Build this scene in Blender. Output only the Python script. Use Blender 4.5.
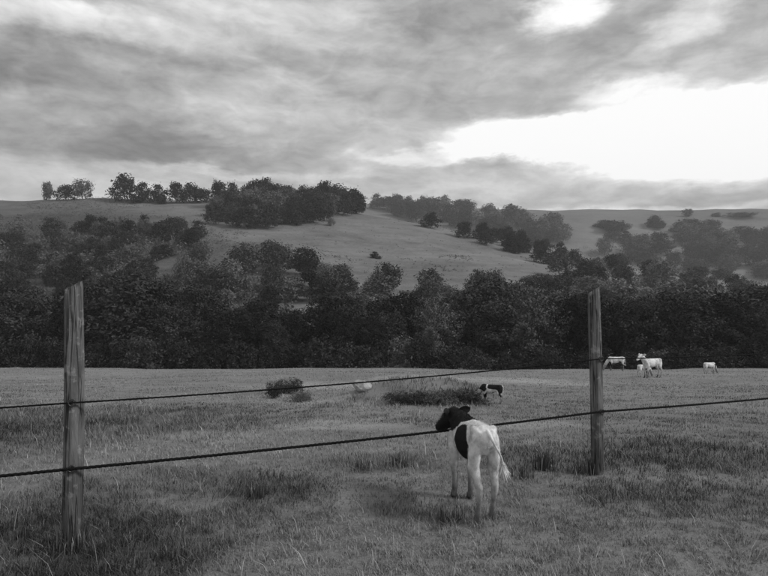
import bpy, math, random
import numpy as np
from mathutils import Vector, Matrix

# ------------------------------------------------------------------ clean
for o in list(bpy.data.objects):
    bpy.data.objects.remove(o)
scene = bpy.context.scene
C = scene.collection
R = math.radians
random.seed(7)
rng = np.random.default_rng(7)

# ------------------------------------------------------------------ camera
F_PX = 603.0                      # focal length for a 768 px wide picture
CAM_Z = 1.6
PITCH = math.atan(19.0 / F_PX)    # horizon a little below the middle
cam_d = bpy.data.cameras.new('camera')
cam = bpy.data.objects.new('camera', cam_d)
C.objects.link(cam)
cam_d.sensor_width = 36.0
cam_d.lens = F_PX / 768.0 * 36.0
cam_d.clip_start = 0.05
cam_d.clip_end = 9000
cam.location = (0, 0, CAM_Z)
cam.rotation_euler = (R(90) + PITCH, 0, 0)
scene.camera = cam


def pix_dir(px, py):
    """direction of a photograph pixel (768x576)"""
    v = Vector(((px - 384) / F_PX, (288 - py) / F_PX, -1.0))
    return (Matrix.Rotation(R(90) + PITCH, 3, 'X') @ v).normalized()


# ------------------------------------------------------------------ world
SUN_EL, SUN_AZ = R(38), R(106)     # azimuth clockwise from the view direction
world = bpy.data.worlds.new('World')
scene.world = world
world.use_nodes = True
wt = world.node_tree
wt.nodes.clear()


class NT:
    """tiny helper that writes node maths"""
    def __init__(self, tree):
        self.t = tree

    def node(self, typ, **kw):
        n = self.t.nodes.new(typ)
        for k, v in kw.items():
            setattr(n, k, v)
        return n

    def put(self, sock, v):
        if v is None:
            return
        if isinstance(v, bpy.types.NodeSocket):
            self.t.links.new(v, sock)
        else:
            sock.default_value = v

    def m(self, op, a, b=None, c=None, clamp=False):
        n = self.node('ShaderNodeMath', operation=op, use_clamp=clamp)
        self.put(n.inputs[0], a)
        self.put(n.inputs[1], b)
        self.put(n.inputs[2], c)
        return n.outputs[0]

    def vec(self, x, y, z):
        n = self.node('ShaderNodeCombineXYZ')
        for s, v in zip(n.inputs, (x, y, z)):
            self.put(s, v)
        return n.outputs[0]

    def noise(self, vec, scale, detail=6, rough=0.55, dist=0.0):
        n = self.node('ShaderNodeTexNoise')
        self.put(n.inputs['Vector'], vec)
        n.inputs['Scale'].default_value = scale
        n.inputs['Detail'].default_value = detail
        n.inputs['Roughness'].default_value = rough
        n.inputs['Distortion'].default_value = dist
        return n.outputs[0]

    def ramp(self, v, stops):
        n = self.node('ShaderNodeValToRGB')
        self.put(n.inputs[0], v)
        cr = n.color_ramp
        while len(cr.elements) < len(stops):
            cr.elements.new(0.5)
        for e, (p, g) in zip(cr.elements, stops):
            e.position = p
            e.color = (g, g, g, 1)
        return n.outputs[0]


def build_sky():
    n = NT(wt)
    tc = n.node('ShaderNodeTexCoord')
    sep = n.node('ShaderNodeSeparateXYZ')
    wt.links.new(tc.outputs['Generated'], sep.inputs[0])
    x, y, z = sep.outputs
    az = n.m('ARCTAN2', x, y)
    hor = n.m('SQRT', n.m('ADD', n.m('MULTIPLY', x, x), n.m('MULTIPLY', y, y)))
    el = n.m('ARCTAN2', z, hor)
    # cloud deck seen in perspective: direction projected on a flat ceiling
    zz = n.m('ADD', n.m('MAXIMUM', z, 0.0), 0.10)
    cx, cy = n.m('DIVIDE', x, zz), n.m('DIVIDE', y, zz)
    deck = n.vec(cx, cy, 0.0)
    # cloud edges: warp the angles
    wv = n.vec(n.m('MULTIPLY', az, 1.0), n.m('MULTIPLY', el, 2.6), 3.7)
    w1 = n.m('SUBTRACT', n.noise(wv, 5.0, 6, 0.6), 0.5)
    w2 = n.m('SUBTRACT', n.noise(n.vec(n.m('MULTIPLY', az, 1.0), n.m('MULTIPLY', el, 2.6), 9.1), 6.0, 7, 0.62), 0.5)
    azw = n.m('MULTIPLY_ADD', w1, 0.22, az)
    elw = n.m('MULTIPLY_ADD', w2, 0.085, el)
    # general tone of the overcast (display grey)
    total = n.ramp(n.m('MULTIPLY', el, 1.0 / 1.571), [(0.0, 0.79), (0.12, 0.745), (0.35, 0.73), (1.0, 0.71)])
    total = n.m('ADD', total, 0.0)
    # thick and thin parts of the cloud: (px, py, half width px, half height px, change)
    blobs = [
        (60, 18, 130, 13, 0.27), (250, 12, 110, 12, 0.12), (40, 75, 120, 22, -0.18), (120, 140, 140, 18, -0.25),
        (10, 118, 40, 16, 0.14), (250, 95, 60, 30, 0.06), (330, 150, 60, 16, 0.02), (420, 95, 90, 26, -0.05),
        (452, 22, 60, 20, -0.12), (550, 10, 30, 16, 0.34), (640, 30, 50, 16, -0.05), (692, 20, 26, 16, 0.22),
        (620, 66, 120, 12, 0.02), (690, 126, 130, 26, 0.62), (850, 122, 150, 30, 0.62), (545, 136, 80, 16, 0.50), (420, 154, 64, 7, 0.20), (620, 88, 44, 10, 0.20),
        (700, 184, 240, 16, -0.01), (900, 184, 200, 18, -0.02), (480, 190, 110, 12, 0.07), (250, 172, 90, 5, 0.12), (640, 210, 130, 5, 0.16), (440, 180, 80, 12, 0.02),
        (200, 52, 170, 13, -0.12), (345, 40, 70, 14, 0.06),
    ]
    for (px, py, hw, hh, amp) in blobs:
        d = pix_dir(px, py)
        a0, e0 = math.atan2(d.x, d.y), math.asin(d.z)
        sa, se = hw / F_PX, hh / F_PX
        da = n.m('MULTIPLY', n.m('SUBTRACT', azw, a0), 1.0 / sa)
        de = n.m('MULTIPLY', n.m('SUBTRACT', elw, e0), 1.0 / se)
        q = n.m('ADD', n.m('MULTIPLY', da, da), n.m('MULTIPLY', de, de))
        q = n.m('MULTIPLY', q, q)                 # flatter middle, quicker edge
        g = n.m('POWER', 2.718, n.m('MULTIPLY', q, -0.55))
        total = n.m('MULTIPLY_ADD', g, amp, total)
    f1 = n.m('SUBTRACT', n.noise(deck, 1.1, 9, 0.6, 0.6), 0.5)
    f2 = n.m('SUBTRACT', n.noise(wv, 9.0, 8, 0.6, 0.4), 0.5)
    total = n.m('MULTIPLY_ADD', f1, 0.42, total)
    total = n.m('MULTIPLY_ADD', f2, 0.40, total)
    f3 = n.m('SUBTRACT', n.noise(n.vec(az, n.m('MULTIPLY', el, 1.9), 1.3), 17.0, 8, 0.6, 0.9), 0.5)
    total = n.m('MULTIPLY_ADD', f3, 0.24, total)
    total = n.m('MINIMUM', n.m('MAXIMUM', total, 0.36), 1.04)
    lin = n.m('POWER', total, 2.2)
    sky = n.node('ShaderNodeTexSky', sky_type='NISHITA')
    sky.sun_disc = False
    sky.sun_elevation = SUN_EL
    sky.sun_rotation = SUN_AZ
    bw = n.node('ShaderNodeRGBToBW')
    wt.links.new(sky.outputs[0], bw.inputs[0])
    mix = n.m('ADD', n.m('MULTIPLY', lin, 7.3), n.m('MULTIPLY', bw.outputs[0], 0.08))
    bg = n.node('ShaderNodeBackground')
    bg.inputs['Strength'].default_value = 0.10
    wt.links.new(mix, bg.inputs['Color'])
    out = n.node('ShaderNodeOutputWorld')
    wt.links.new(bg.outputs[0], out.inputs['Surface'])


build_sky()

sun_d = bpy.data.lights.new('sun', 'SUN')
sun_d.energy = 1.5
sun_d.angle = R(10)
sun_d.color = (1.0, 1.0, 1.0)
sun = bpy.data.objects.new('sun', sun_d)
C.objects.link(sun)
sd = Vector((math.sin(SUN_AZ) * math.cos(SUN_EL), math.cos(SUN_AZ) * math.cos(SUN_EL), math.sin(SUN_EL)))
sun.rotation_euler = sd.to_track_quat('Z', 'Y').to_euler()
sun.location = sd * 60

vs = scene.view_settings
vs.view_transform = 'Standard'
vs.look = 'None'
vs.exposure = 0.4
vs.gamma = 1.0
vs.use_curve_mapping = False
scene.cycles.max_bounces = 4
scene.cycles.transparent_max_bounces = 8

# ------------------------------------------------------------------ noise, terrain
def _hash(ix, iy, s):
    h = (ix.astype(np.int64) * 374761393 + iy.astype(np.int64) * 668265263 + s * 974634777) & 0x7fffffff
    h = ((h ^ (h >> 13)) * 1274126177) & 0x7fffffff
    return ((h ^ (h >> 16)) & 0xffff) / 65535.0


def vnoise(x, y, s=0):
    x = np.asarray(x, float); y = np.asarray(y, float)
    ix, iy = np.floor(x), np.floor(y)
    fx, fy = x - ix, y - iy
    fx = fx * fx * (3 - 2 * fx); fy = fy * fy * (3 - 2 * fy)
    a, b = _hash(ix, iy, s), _hash(ix + 1, iy, s)
    c, d = _hash(ix, iy + 1, s), _hash(ix + 1, iy + 1, s)
    return (a + (b - a) * fx) * (1 - fy) + (c + (d - c) * fx) * fy


def fbm(x, y, s=0, o=4):
    t, a, n = 0, 0.5, 0
    for i in range(o):
        t = t + a * vnoise(x * 2 ** i, y * 2 ** i, s + i); n += a; a *= 0.5
    return t / n


def sstep(a, b, x):
    t = np.clip((x - a) / (b - a), 0, 1)
    return t * t * (3 - 2 * t)


RX = np.array([-900, -500, -223, -150, -100, -40, 0, 50, 102, 160, 223, 400, 900.])
RZ = np.array([52, 66, 64.5, 64, 63, 59, 54, 45, 32, 23, 17, 10, 8.])


def terrain(X, Y):
    X = np.asarray(X, float); Y = np.asarray(Y, float)
    # pasture: level by the fence, then falling away to the valley floor
    s = np.logaddexp(0, (Y - 6.5) / 1.2) * 1.2
    z = -0.089 * np.minimum(s, 84)
    near = 1 - sstep(20, 60, np.abs(Y))
    z = z + near * (0.10 * (fbm(X * 0.45, Y * 0.45, 3, 3) - 0.5) + 0.05 * (fbm(X * 2.2, Y * 2.2, 11, 3) - 0.5))
    z = z + (0.9 * (fbm(X * 0.05, Y * 0.05, 5, 3) - 0.5)) * sstep(10, 40, Y)
    # grassy hump in the pasture behind the calf
    hump = np.exp(-(((X - 1.05) / 2.1) ** 2 + ((Y - 16.0) / 1.5) ** 2) ** 1.5)
    z = z + 0.58 * hump * (0.8 + 0.4 * fbm(X * 0.9, Y * 0.9, 17, 3))
    # hill across the valley
    rid = np.interp(X, RX, RZ) + 8
    t = np.clip((Y - 98) / 255.0, 0, 1)
    hill = rid * (0.35 * t + 0.65 * t ** 1.35)
    drop = sstep(360, 560, Y)
    hill = hill * (1 - 0.55 * drop)
    hill = hill + (fbm(X * 0.012, Y * 0.012, 21, 4) - 0.5) * 9 * sstep(110, 220, Y)
    # farther hill
    t2 = sstep(470, 900, Y)
    far = t2 * (150 - 0.55 * rid * 0.45 + 10 * (fbm(X * 0.003, Y * 0.003, 31, 3) - 0.5))
    return z + hill + far * 0.98


def tz(x, y):
    return float(terrain(np.array([x]), np.array([y]))[0])


def at(px, py, y0=2.0, y1=1000.0):
    """where the line of sight of a photograph pixel meets the land"""
    d = pix_dir(px, py)
    ys = np.geomspace(y0, y1, 3000)
    k = ys / d.y
    zs = CAM_Z + k * d.z
    g = terrain(k * d.x, ys)
    hit = np.nonzero(zs <= g)[0]
    i = hit[0] if len(hit) else len(ys) - 1
    return Vector((k[i] * d.x, ys[i], g[i]))


def project(p):
    """back to photograph pixels"""
    v = Matrix.Rotation(-(R(90) + PITCH), 3, 'X') @ (Vector(p) - Vector((0, 0, CAM_Z)))
    return 384 + F_PX * v.x / -v.z, 288 - F_PX * v.y / -v.z


# ------------------------------------------------------------------ mesh helpers
def mesh_from(name, V, Fs, smooth=False, attr=None):
    """Fs: list of face arrays, each (n,3) or (n,4)"""
    V = np.ascontiguousarray(V, dtype=np.float32)
    Fs = [np.asarray(f, dtype=np.int32) for f in Fs if len(f)]
    me = bpy.data.meshes.new(name)
    me.vertices.add(len(V)); me.vertices.foreach_set('co', V.ravel())
    loops = np.concatenate([f.ravel() for f in Fs])
    sizes = np.concatenate([np.full(len(f), f.shape[1], dtype=np.int32) for f in Fs])
    starts = np.concatenate([[0], np.cumsum(sizes)[:-1]]).astype(np.int32)
    me.loops.add(len(loops)); me.loops.foreach_set('vertex_index', loops)
    me.polygons.add(len(sizes)); me.polygons.foreach_set('loop_start', starts)
    me.polygons.foreach_set('loop_total', sizes)
    me.polygons.foreach_set('use_smooth', np.full(len(sizes), smooth))
    me.update(calc_edges=True)
    if attr is not None:
        for k, a in attr.items():
            at_ = me.attributes.new(k, 'FLOAT', 'POINT')
            at_.data.foreach_set('value', np.ascontiguousarray(a, dtype=np.float32))
    return me


def link(name, me, mat=None, parent=None):
    o = bpy.data.objects.new(name, me)
    C.objects.link(o)
    if mat is not None:
        for m_ in (mat if isinstance(mat, (list, tuple)) else [mat]):
            me.materials.append(m_)
    if parent is not None:
        o.parent = parent
    return o


def tag(o, label=None, cat=None, group=None, kind=None):
    for k, v in (('label', label), ('category', cat), ('group', group), ('kind', kind)):
        if v:
            o[k] = v
    return o


def empty(name, loc, rz=0.0):
    o = bpy.data.objects.new(name, None)
    C.objects.link(o)
    o.location = loc
    o.rotation_euler = (0, 0, rz)
    o.empty_display_size = 0.2
    return o


def tube(pts, rad, sides=8, cap=True):
    """tapered tube along points -> V, [quads, tris]"""
    pts = [Vector(p) for p in pts]
    V, Q, T = [], [], []
    up = Vector((0, 0, 1))
    for i, p in enumerate(pts):
        d = (pts[min(i + 1, len(pts) - 1)] - pts[max(i - 1, 0)]).normalized()
        a = d.cross(up)
        if a.length < 0.05:
            a = d.cross(Vector((1, 0, 0)))
        a.normalize(); b = d.cross(a)
        r = rad[i] if isinstance(rad, (list, tuple, np.ndarray)) else rad
        for k in range(sides):
            t = 2 * math.pi * k / sides
            V.append(tuple(p + (a * math.cos(t) + b * math.sin(t)) * r))
    for i in range(len(pts) - 1):
        for k in range(sides):
            k2 = (k + 1) % sides
            Q.append((i * sides + k, i * sides + k2, (i + 1) * sides + k2, (i + 1) * sides + k))
    if cap:
        for base, c in ((0, pts[0]), ((len(pts) - 1) * sides, pts[-1])):
            V.append(tuple(c))
            for k in range(sides):
                T.append((len(V) - 1, base + k, base + (k + 1) % sides))
    return np.array(V), np.array(Q, dtype=np.int32).reshape(-1, 4), np.array(T, dtype=np.int32).reshape(-1, 3)


class MB:
    def __init__(self):
        self.V, self.F, self.n = [], [], 0

    def add(self, V, *faces):
        self.V.append(np.asarray(V, float))
        for f in faces:
            if len(f):
                self.F.append(np.asarray(f) + self.n)
        self.n += len(V)

    def mesh(self, name, smooth=False):
        return mesh_from(name, np.concatenate(self.V), self.F, smooth)


# ------------------------------------------------------------------ materials
def material(name, rough=0.9, spec=0.15):
    m = bpy.data.materials.new(name)
    m.use_nodes = True
    t = m.node_tree
    b = t.nodes['Principled BSDF']
    b.inputs['Roughness'].default_value = rough
    b.inputs['Specular IOR Level'].default_value = spec
    return m, NT(t), b


def coord(n, kind='Object'):
    return n.node('ShaderNodeTexCoord').outputs[kind]


def grey(n, b, val):
    c = n.node('ShaderNodeCombineColor')
    for s in c.inputs:
        n.put(s, val)
    n.t.links.new(c.outputs[0], b.inputs['Base Color'])


def bump(n, b, h, strength, dist):
    k = n.node('ShaderNodeBump')
    k.inputs['Strength'].default_value = strength
    k.inputs['Distance'].default_value = dist
    n.put(k.inputs['Height'], h)
    n.t.links.new(k.outputs[0], b.inputs['Normal'])


def attr_out(n, name):
    a = n.node('ShaderNodeAttribute', attribute_name=name)
    return a.outputs['Fac']


def mat_pasture():
    m, n, b = material('pasture_turf', 0.95, 0.05)
    co = coord(n)
    big = n.noise(co, 0.16, 5, 0.6)
    mid = n.noise(co, 1.3, 6, 0.65)
    fine = n.noise(co, 22.0, 5, 0.7)
    v = n.m('ADD', n.m('MULTIPLY', big, 0.20), n.m('ADD', n.m('MULTIPLY', mid, 0.22), n.m('MULTIPLY', fine, 0.12)))
    v = n.m('ADD', n.m('SUBTRACT', v, 0.08), attr_out(n, 'tone'))
    grey(n, b, n.m('MAXIMUM', v, 0.03))
    bump(n, b, n.m('ADD', fine, mid), 0.9, 0.05)
    return m


def mat_hill(name, lo, hi, sc):
    m, n, b = material(name, 1.0, 0.0)
    co = coord(n)
    big = n.noise(co, 0.010 * sc, 6, 0.6, 0.5)
    mid = n.noise(co, 0.07 * sc, 6, 0.65)
    fine = n.noise(co, 0.5 * sc, 4, 0.7)
    mp = n.node('ShaderNodeMapping'); n.put(mp.inputs[0], co); mp.inputs['Scale'].default_value = (0.25, 0.25, 3.0)
    terr = n.noise(mp.outputs[0], 0.16 * sc, 5, 0.7)          # stock paths along the contours
    v = n.m('ADD', n.m('MULTIPLY', big, 0.38), n.m('ADD', n.m('MULTIPLY', mid, 0.22), n.m('MULTIPLY', fine, 0.16)))
    v = n.m('MULTIPLY_ADD', terr, 0.24, v)
    g = n.ramp(v, [(0.38, lo), (0.62, hi)])
    grey(n, b, n.m('MULTIPLY', g, attr_out(n, 'tone')))
    bump(n, b, n.m('ADD', mid, fine), 0.6, 0.8)
    return m


def mat_leaf(name, lo, hi):
    m, n, b = material(name, 0.85, 0.04)
    r = n.node('ShaderNodeNewGeometry').outputs['Random Per Island']
    oi = n.node('ShaderNodeObjectInfo').outputs['Random']
    v = n.m('MULTIPLY_ADD', r, hi - lo, lo)
    v = n.m('MULTIPLY', v, n.m('MULTIPLY_ADD', oi, 1.0, 0.5))
    grey(n, b, v)
    return m


def mat_grass():
    m, n, b = material('grass_blade', 0.7, 0.15)
    v = attr_out(n, 'tone')
    grey(n, b, v)
    return m


def mat_bark(name, base):
    m, n, b = material(name, 0.95, 0.05)
    co = coord(n)
    mp = n.node('ShaderNodeMapping'); n.put(mp.inputs[0], co); mp.inputs['Scale'].default_value = (1, 1, 0.15)
    v = n.noise(mp.outputs[0], 9, 5, 0.6)
    grey(n, b, n.m('MULTIPLY_ADD', v, base, base * 0.4))
    return m


def mat_post():
    m, n, b = material('weathered_wood', 0.9, 0.1)
    co = coord(n)
    mp = n.node('ShaderNodeMapping'); n.put(mp.inputs[0], co); mp.inputs['Scale'].default_value = (1, 1, 0.06)
    grain = n.noise(mp.outputs[0], 46, 6, 0.7, 0.8)
    broad = n.noise(co, 3.2, 5, 0.6)
    lich = n.ramp(n.noise(co, 13, 5, 0.65), [(0.56, 0.0), (0.64, 0.13)])
    v = n.m('ADD', n.m('MULTIPLY', grain, 0.42), n.m('MULTIPLY', broad, 0.16))
    mp2 = n.node('ShaderNodeMapping'); n.put(mp2.inputs[0], co); mp2.inputs['Scale'].default_value = (1, 1, 0.035)
    crack = n.ramp(n.noise(mp2.outputs[0], 24, 4, 0.5, 0.5), [(0.455, 1.0), (0.485, 0.25), (0.50, 0.25), (0.53, 1.0)])
    v = n.m('ADD', n.m('MULTIPLY', n.m('SUBTRACT', v, 0.12), crack), lich)
    # wood tone gets darker towards the foot of the post
    sep = n.node('ShaderNodeSeparateXYZ'); n.put(sep.inputs[0], co)
    foot = n.ramp(n.m('ADD', sep.outputs[2], n.m('MULTIPLY', broad, 0.5)), [(0.15, 0.40), (1.25, 1.0)])
    grey(n, b, n.m('MAXIMUM', n.m('MULTIPLY', v, foot), 0.02))
    bump(n, b, n.m('MULTIPLY', grain, crack), 1.0, 0.016)
    return m


def mat_plain(name, val, rough=0.6, spec=0.3, var=0.3, sc=30):
    m, n, b = material(name, rough, spec)
    v = n.noise(coord(n), sc, 4, 0.6)
    grey(n, b, n.m('MULTIPLY_ADD', v, val * var * 2, val * (1 - var)))
    return m


def mat_coat():
    m, n, b = material('cattle_coat', 0.8, 0.12)
    co = coord(n)
    w = attr_out(n, 'white')
    e = n.m('MULTIPLY_ADD', n.m('SUBTRACT', n.noise(co, 26, 4, 0.65), 0.5), 0.5, w)
    k = n.ramp(e, [(0.44, 0.0), (0.56, 1.0)])
    dirt = n.noise(co, 7, 5, 0.6)
    stain = n.ramp(n.noise(co, 5.5, 6, 0.7), [(0.46, 1.0), (0.64, 0.52)])
    whitev = n.m('MULTIPLY', n.m('MULTIPLY_ADD', dirt, 0.30, 0.68), stain)
    sep = n.node('ShaderNodeSeparateXYZ'); n.put(sep.inputs[0], co)
    mud = n.ramp(n.m('ADD', sep.outputs[2], n.m('MULTIPLY', dirt, 0.25)), [(0.22, 0.26), (0.56, 1.0)])
    whitev = n.m('MULTIPLY', whitev, mud)
    hairv = n.noise(co, 160, 3, 0.6)
    v = n.m('ADD', n.m('MULTIPLY', k, whitev), n.m('MULTIPLY', n.m('SUBTRACT', 1.0, k), n.m('MULTIPLY_ADD', hairv, 0.02, 0.008)))
    grey(n, b, v)
    bump(n, b, n.m('ADD', hairv, n.m('MULTIPLY', n.noise(co, 45, 4, 0.6), 1.5)), 0.5, 0.006)
    return m


M = {
    'turf': mat_pasture(), 'hill': mat_hill('hill_grass', 0.11, 0.27, 1.0), 'far': mat_hill('far_hill_grass', 0.13, 0.24, 0.5),
    'leaf_dark': mat_leaf('dark_foliage', 0.018, 0.058), 'leaf_mid': mat_leaf('mid_foliage', 0.06, 0.13),
    'bracken': mat_leaf('bracken_fronds', 0.09, 0.20), 'leaf_pale': mat_leaf('pale_foliage', 0.10, 0.22),
    'grass': mat_grass(), 'bark': mat_bark('bark', 0.12), 'post': mat_post(),
    'cable': mat_plain('black_cable', 0.010, 0.8, 0.1), 'insul': mat_plain('insulator_plastic', 0.03, 0.4, 0.5),
    'coat': mat_coat(), 'hoof': mat_plain('hoof_horn', 0.05, 0.5, 0.4), 'eye': mat_plain('eye', 0.008, 0.1, 0.6),
    'stone': mat_plain('limestone', 0.36, 0.95, 0.05, 0.6, 9), 'dead': mat_bark('dead_wood', 0.05),
    'steel': mat_plain('galvanised_steel', 0.4, 0.45, 0.5, 0.15, 10),
}

# ------------------------------------------------------------------ land
# rougher, darker growth in the pasture: (px, py, radius m, darkness)
ROUGH = [(30, 555, 1.0, 1.0), (90, 530, 0.55, 0.8), (20, 425, 3.0, 1.0), (60, 500, 0.6, 0.7), (265, 487, 0.5, 0.7), (180, 480, 0.55, 0.5),
         (700, 455, 0.9, 0.9), (745, 458, 0.8, 0.8), (650, 462, 0.6, 0.7), (660, 497, 0.5, 0.6), (740, 500, 0.45, 0.5),
         (390, 462, 0.5, 0.7), (520, 455, 0.5, 0.6), (575, 462, 0.4, 0.7), (372, 402, 1.0, 0.6),
         (120, 420, 2.2, 0.5), (430, 515, 0.4, 0.5), (250, 520, 0.5, 0.3)]
ROUGH_W = [(at(px, py), r, k) for (px, py, r, k) in ROUGH] + [(Vector((1.1, 15.2, 0)), 1.45, 1.6)]


def rough_at(X, Y):
    out = np.zeros_like(np.asarray(X, float))
    for p, r, k in ROUGH_W:
        ry = r * (1.0 + 0.05 * p.y)
        d = np.sqrt(((X - p.x) / (r * 1.5)) ** 2 + ((Y - p.y) / ry) ** 2)
        d = d + 0.7 * (fbm(X * 2.4 / max(r, .5), Y * 2.4 / max(r, .5), 41, 3) - 0.5)
        out = np.maximum(out, k * (1 - sstep(0.55, 1.05, d)))
    return out


PALE_W = [(at(px, py), r) for px, py, r in ((330, 386, 2.6), (372, 384, 2.2), (420, 378, 3.0), (540, 382, 3.5), (520, 425, 0.8), (330, 425, 0.9), (205, 435, 0.8))]


def pale_at(X, Y):
    out = np.zeros_like(np.asarray(X, float))
    for p, r in PALE_W:
        d = np.sqrt(((X - p.x) / (r * 1.3)) ** 2 + ((Y - p.y) / (r * (1 + 0.02 * p.y))) ** 2)
        d = d + 0.8 * (fbm(X * 1.6, Y * 1.6, 47, 3) - 0.5)
        out = np.maximum(out, 1 - sstep(0.5, 1.05, d))
    return out


def sheet(name, xs, ys, mat, tone_fn, label=None):
    XX, YY = np.meshgrid(xs, ys)
    V = np.stack([XX.ravel(), YY.ravel(), terrain(XX, YY).ravel()], 1)
    nx, ny = len(xs), len(ys)
    i = np.arange(nx - 1)[None, :] + nx * np.arange(ny - 1)[:, None]
    i = i.ravel()
    Fq = np.stack([i, i + 1, i + 1 + nx, i + nx], 1)
    me = mesh_from(name, V, [Fq], True, {'tone': tone_fn(V[:, 0], V[:, 1])})
    return tag(link(name, me, mat), kind='structure')


def graded(segs):
    out = []
    for a, b, st in segs:
        out.append(np.arange(a, b, st))
    return np.concatenate(out + [np.array([segs[-1][1]])])


gx = graded([(-700, -100, 25), (-100, -20, 2.5), (-20, -7, 0.4), (-7, 7, 0.08), (7, 20, 0.4), (20, 100, 2.5), (100, 700, 25)])
gy = graded([(-300, -20, 20), (-20, 1.5, 0.6), (1.5, 9, 0.08), (9, 20, 0.25), (20, 120, 1.6)])
sheet('pasture', gx, gy, M['turf'],
      lambda x, y: 0.055 - 0.07 * rough_at(x, y) + 0.0 * y + pale_at(x, y) * 0.10)


def hill_tone(x, y):
    # scrubby ground is darker than the grazed field in the middle of the slope
    t = np.full_like(x, 1.0)
    u = x / y
    f = fbm(x * 0.02, y * 0.02, 51, 4)
    t = t * (0.66 + 0.6 * f)
    t = t * (1 - 0.35 * sstep(-0.12, -0.34, u + 0.25 * (f - 0.5)) * (1 - sstep(290, 330, y)))
    t = t * (1 - 0.25 * sstep(-0.3, -0.5, u) )
    return t


hx = graded([(-900, -300, 30), (-300, 300, 5), (300, 900, 30)])
hy = graded([(120, 420, 5), (420, 560, 14)])
sheet('hill', hx, hy, M['hill'], hill_tone)
fx = graded([(-2500, -800, 80), (-800, 900, 25), (900, 2500, 80)])
fy = graded([(560, 1000, 20), (1000, 1600, 60)])
sheet('far_hill', fx, fy, M['far'], lambda x, y: 0.75 + 0.5 * fbm(x * 0.006, y * 0.006, 61, 4))


# ------------------------------------------------------------------ trees
def leaf_faces(centres, normals, size, r):
    """small pointed quads"""
    n = len(centres)
    nn = normals + r.normal(0, 0.6, (n, 3))
    nn /= np.linalg.norm(nn, axis=1)[:, None] + 1e-9
    a = np.cross(nn, r.normal(0, 1, (n, 3)))
    a /= np.linalg.norm(a, axis=1)[:, None] + 1e-9
    b = np.cross(nn, a)
    s = (size * r.uniform(0.6, 1.4, n))[:, None]
    V = np.stack([centres - a * s * 0.9, centres - b * s * 0.45 + nn * s * 0.15, centres + a * s * 0.9, centres + b * s * 0.45 + nn * s * 0.15], 1).reshape(-1, 3)
    F = np.arange(4 * n).reshape(-1, 4)
    return V, F


def make_tree(seed, H, W, kind, n_leaf, leaf):
    """unit: metres. returns (crown V,F), trunk MB"""
    r = np.random.default_rng(seed)
    lobes = []
    n_l = {'round': 20, 'tall': 18, 'bush': 11, 'open': 14}[kind]
    z0 = {'round': 0.22, 'tall': 0.18, 'bush': 0.05, 'open': 0.34}[kind]
    for i in range(n_l):
        t = (i + r.uniform(0, 1)) / n_l
        zc = H * (z0 + (0.93 - z0) * t)
        prof = {'round': math.sin(math.pi * (0.18 + 0.74 * t)) ** 0.7, 'tall': 0.9 * math.sin(math.pi * (0.2 + 0.76 * t)) ** 0.6,
                'bush': math.cos(t * 1.35) ** 0.6, 'open': math.sin(math.pi * (0.22 + 0.66 * t)) ** 0.6}[kind]
        ang = i * 2.4 + r.uniform(-0.5, 0.5)
        rad = W * 0.5 * prof * r.uniform(0.45, 0.85)
        lr = W * 0.5 * r.uniform(0.26, 0.50) * (0.65 + 0.35 * prof)
        zc = min(zc, H - lr * 0.7)
        lobes.append((np.array([math.cos(ang) * rad, math.sin(ang) * rad, max(zc, lr * 0.55)]), np.array([lr, lr, lr * r.uniform(0.6, 0.9)])))
    lobes.append((np.array([0, 0, H * (z0 + 0.35)]), np.array([W * .3, W * .3, H * .25])))
    wts = np.array([l[1][0] ** 2 for l in lobes]); wts /= wts.sum()
    Vs, Ns = [], []
    for (c, rr), w in zip(lobes, wts):
        k = int(n_leaf * w)
        # leaves sit in sprays: spray centres through the lobe, then leaves round each
        ns = max(4, k // 9)
        d = r.normal(0, 1, (ns, 3)); d /= np.linalg.norm(d, axis=1)[:, None]
        sp = c + d * rr * (r.uniform(0.45, 1.12, ns) ** 0.7)[:, None]
        idx = r.integers(0, ns, k)
        p = sp[idx] + r.normal(0, 1, (k, 3)) * leaf * 1.15
        Vs.append(p); Ns.append(d[idx] + np.array([0, 0, 0.35]))
    P, Nn = np.concatenate(Vs), np.concatenate(Ns)
    keep = P[:, 2] > 0.05
    crown = leaf_faces(P[keep], Nn[keep], leaf, r)
    tr = MB()
    tb = H * 0.022 + 0.05
    top = H * 0.7
    pts = [(r.normal(0, .012) * H * i, r.normal(0, .012) * H * i, -0.5 + (top + .5) * i / 5) for i in range(6)]
    tr.add(*tube(pts, [tb * (1.35 if i == 0 else 1) * (1 - 0.15 * i) for i in range(6)], 7))
    for (c, rr) in lobes[::2]:
        zb = min(max(c[2] - 0.25 * H, 0.12 * H), top * 0.9)
        s = (0, 0, zb)
        midp = (c[0] * 0.45, c[1] * 0.45, (zb + c[2]) / 2 + 0.02 * H)
        tr.add(*tube([s, midp, tuple(c)], [tb * .45, tb * .3, tb * .1], 5))
    return crown, tr


class TreeKind:
    def __init__(self, name, seed, H, W, kind, n, leaf, mat):
        self.H, self.W, self.name = H, W, name
        crown, tr = make_tree(seed, H, W, kind, n, leaf)
        self.crown = mesh_from(name + '_crown', crown[0], [crown[1]])
        self.crown.materials.append(M[mat])
        self.trunk = tr.mesh(name + '_trunk', True)
        self.trunk.materials.append(M['bark'])
        # joined version for far trees
        m = MB(); m.add(*crown)
        nl = len(crown[1])
        V, Fs = np.concatenate(m.V + tr.V), list(m.F)
        off = m.n
        for f in tr.F:
            Fs.append(f + off)
        self.joined = mesh_from(name + '_whole', V, Fs)
        self.joined.materials.append(M[mat]); self.joined.materials.append(M['bark'])
        mi = np.zeros(len(self.joined.polygons), dtype=np.int32); mi[nl:] = 1
        self.joined.polygons.foreach_set('material_index', mi)


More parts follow.
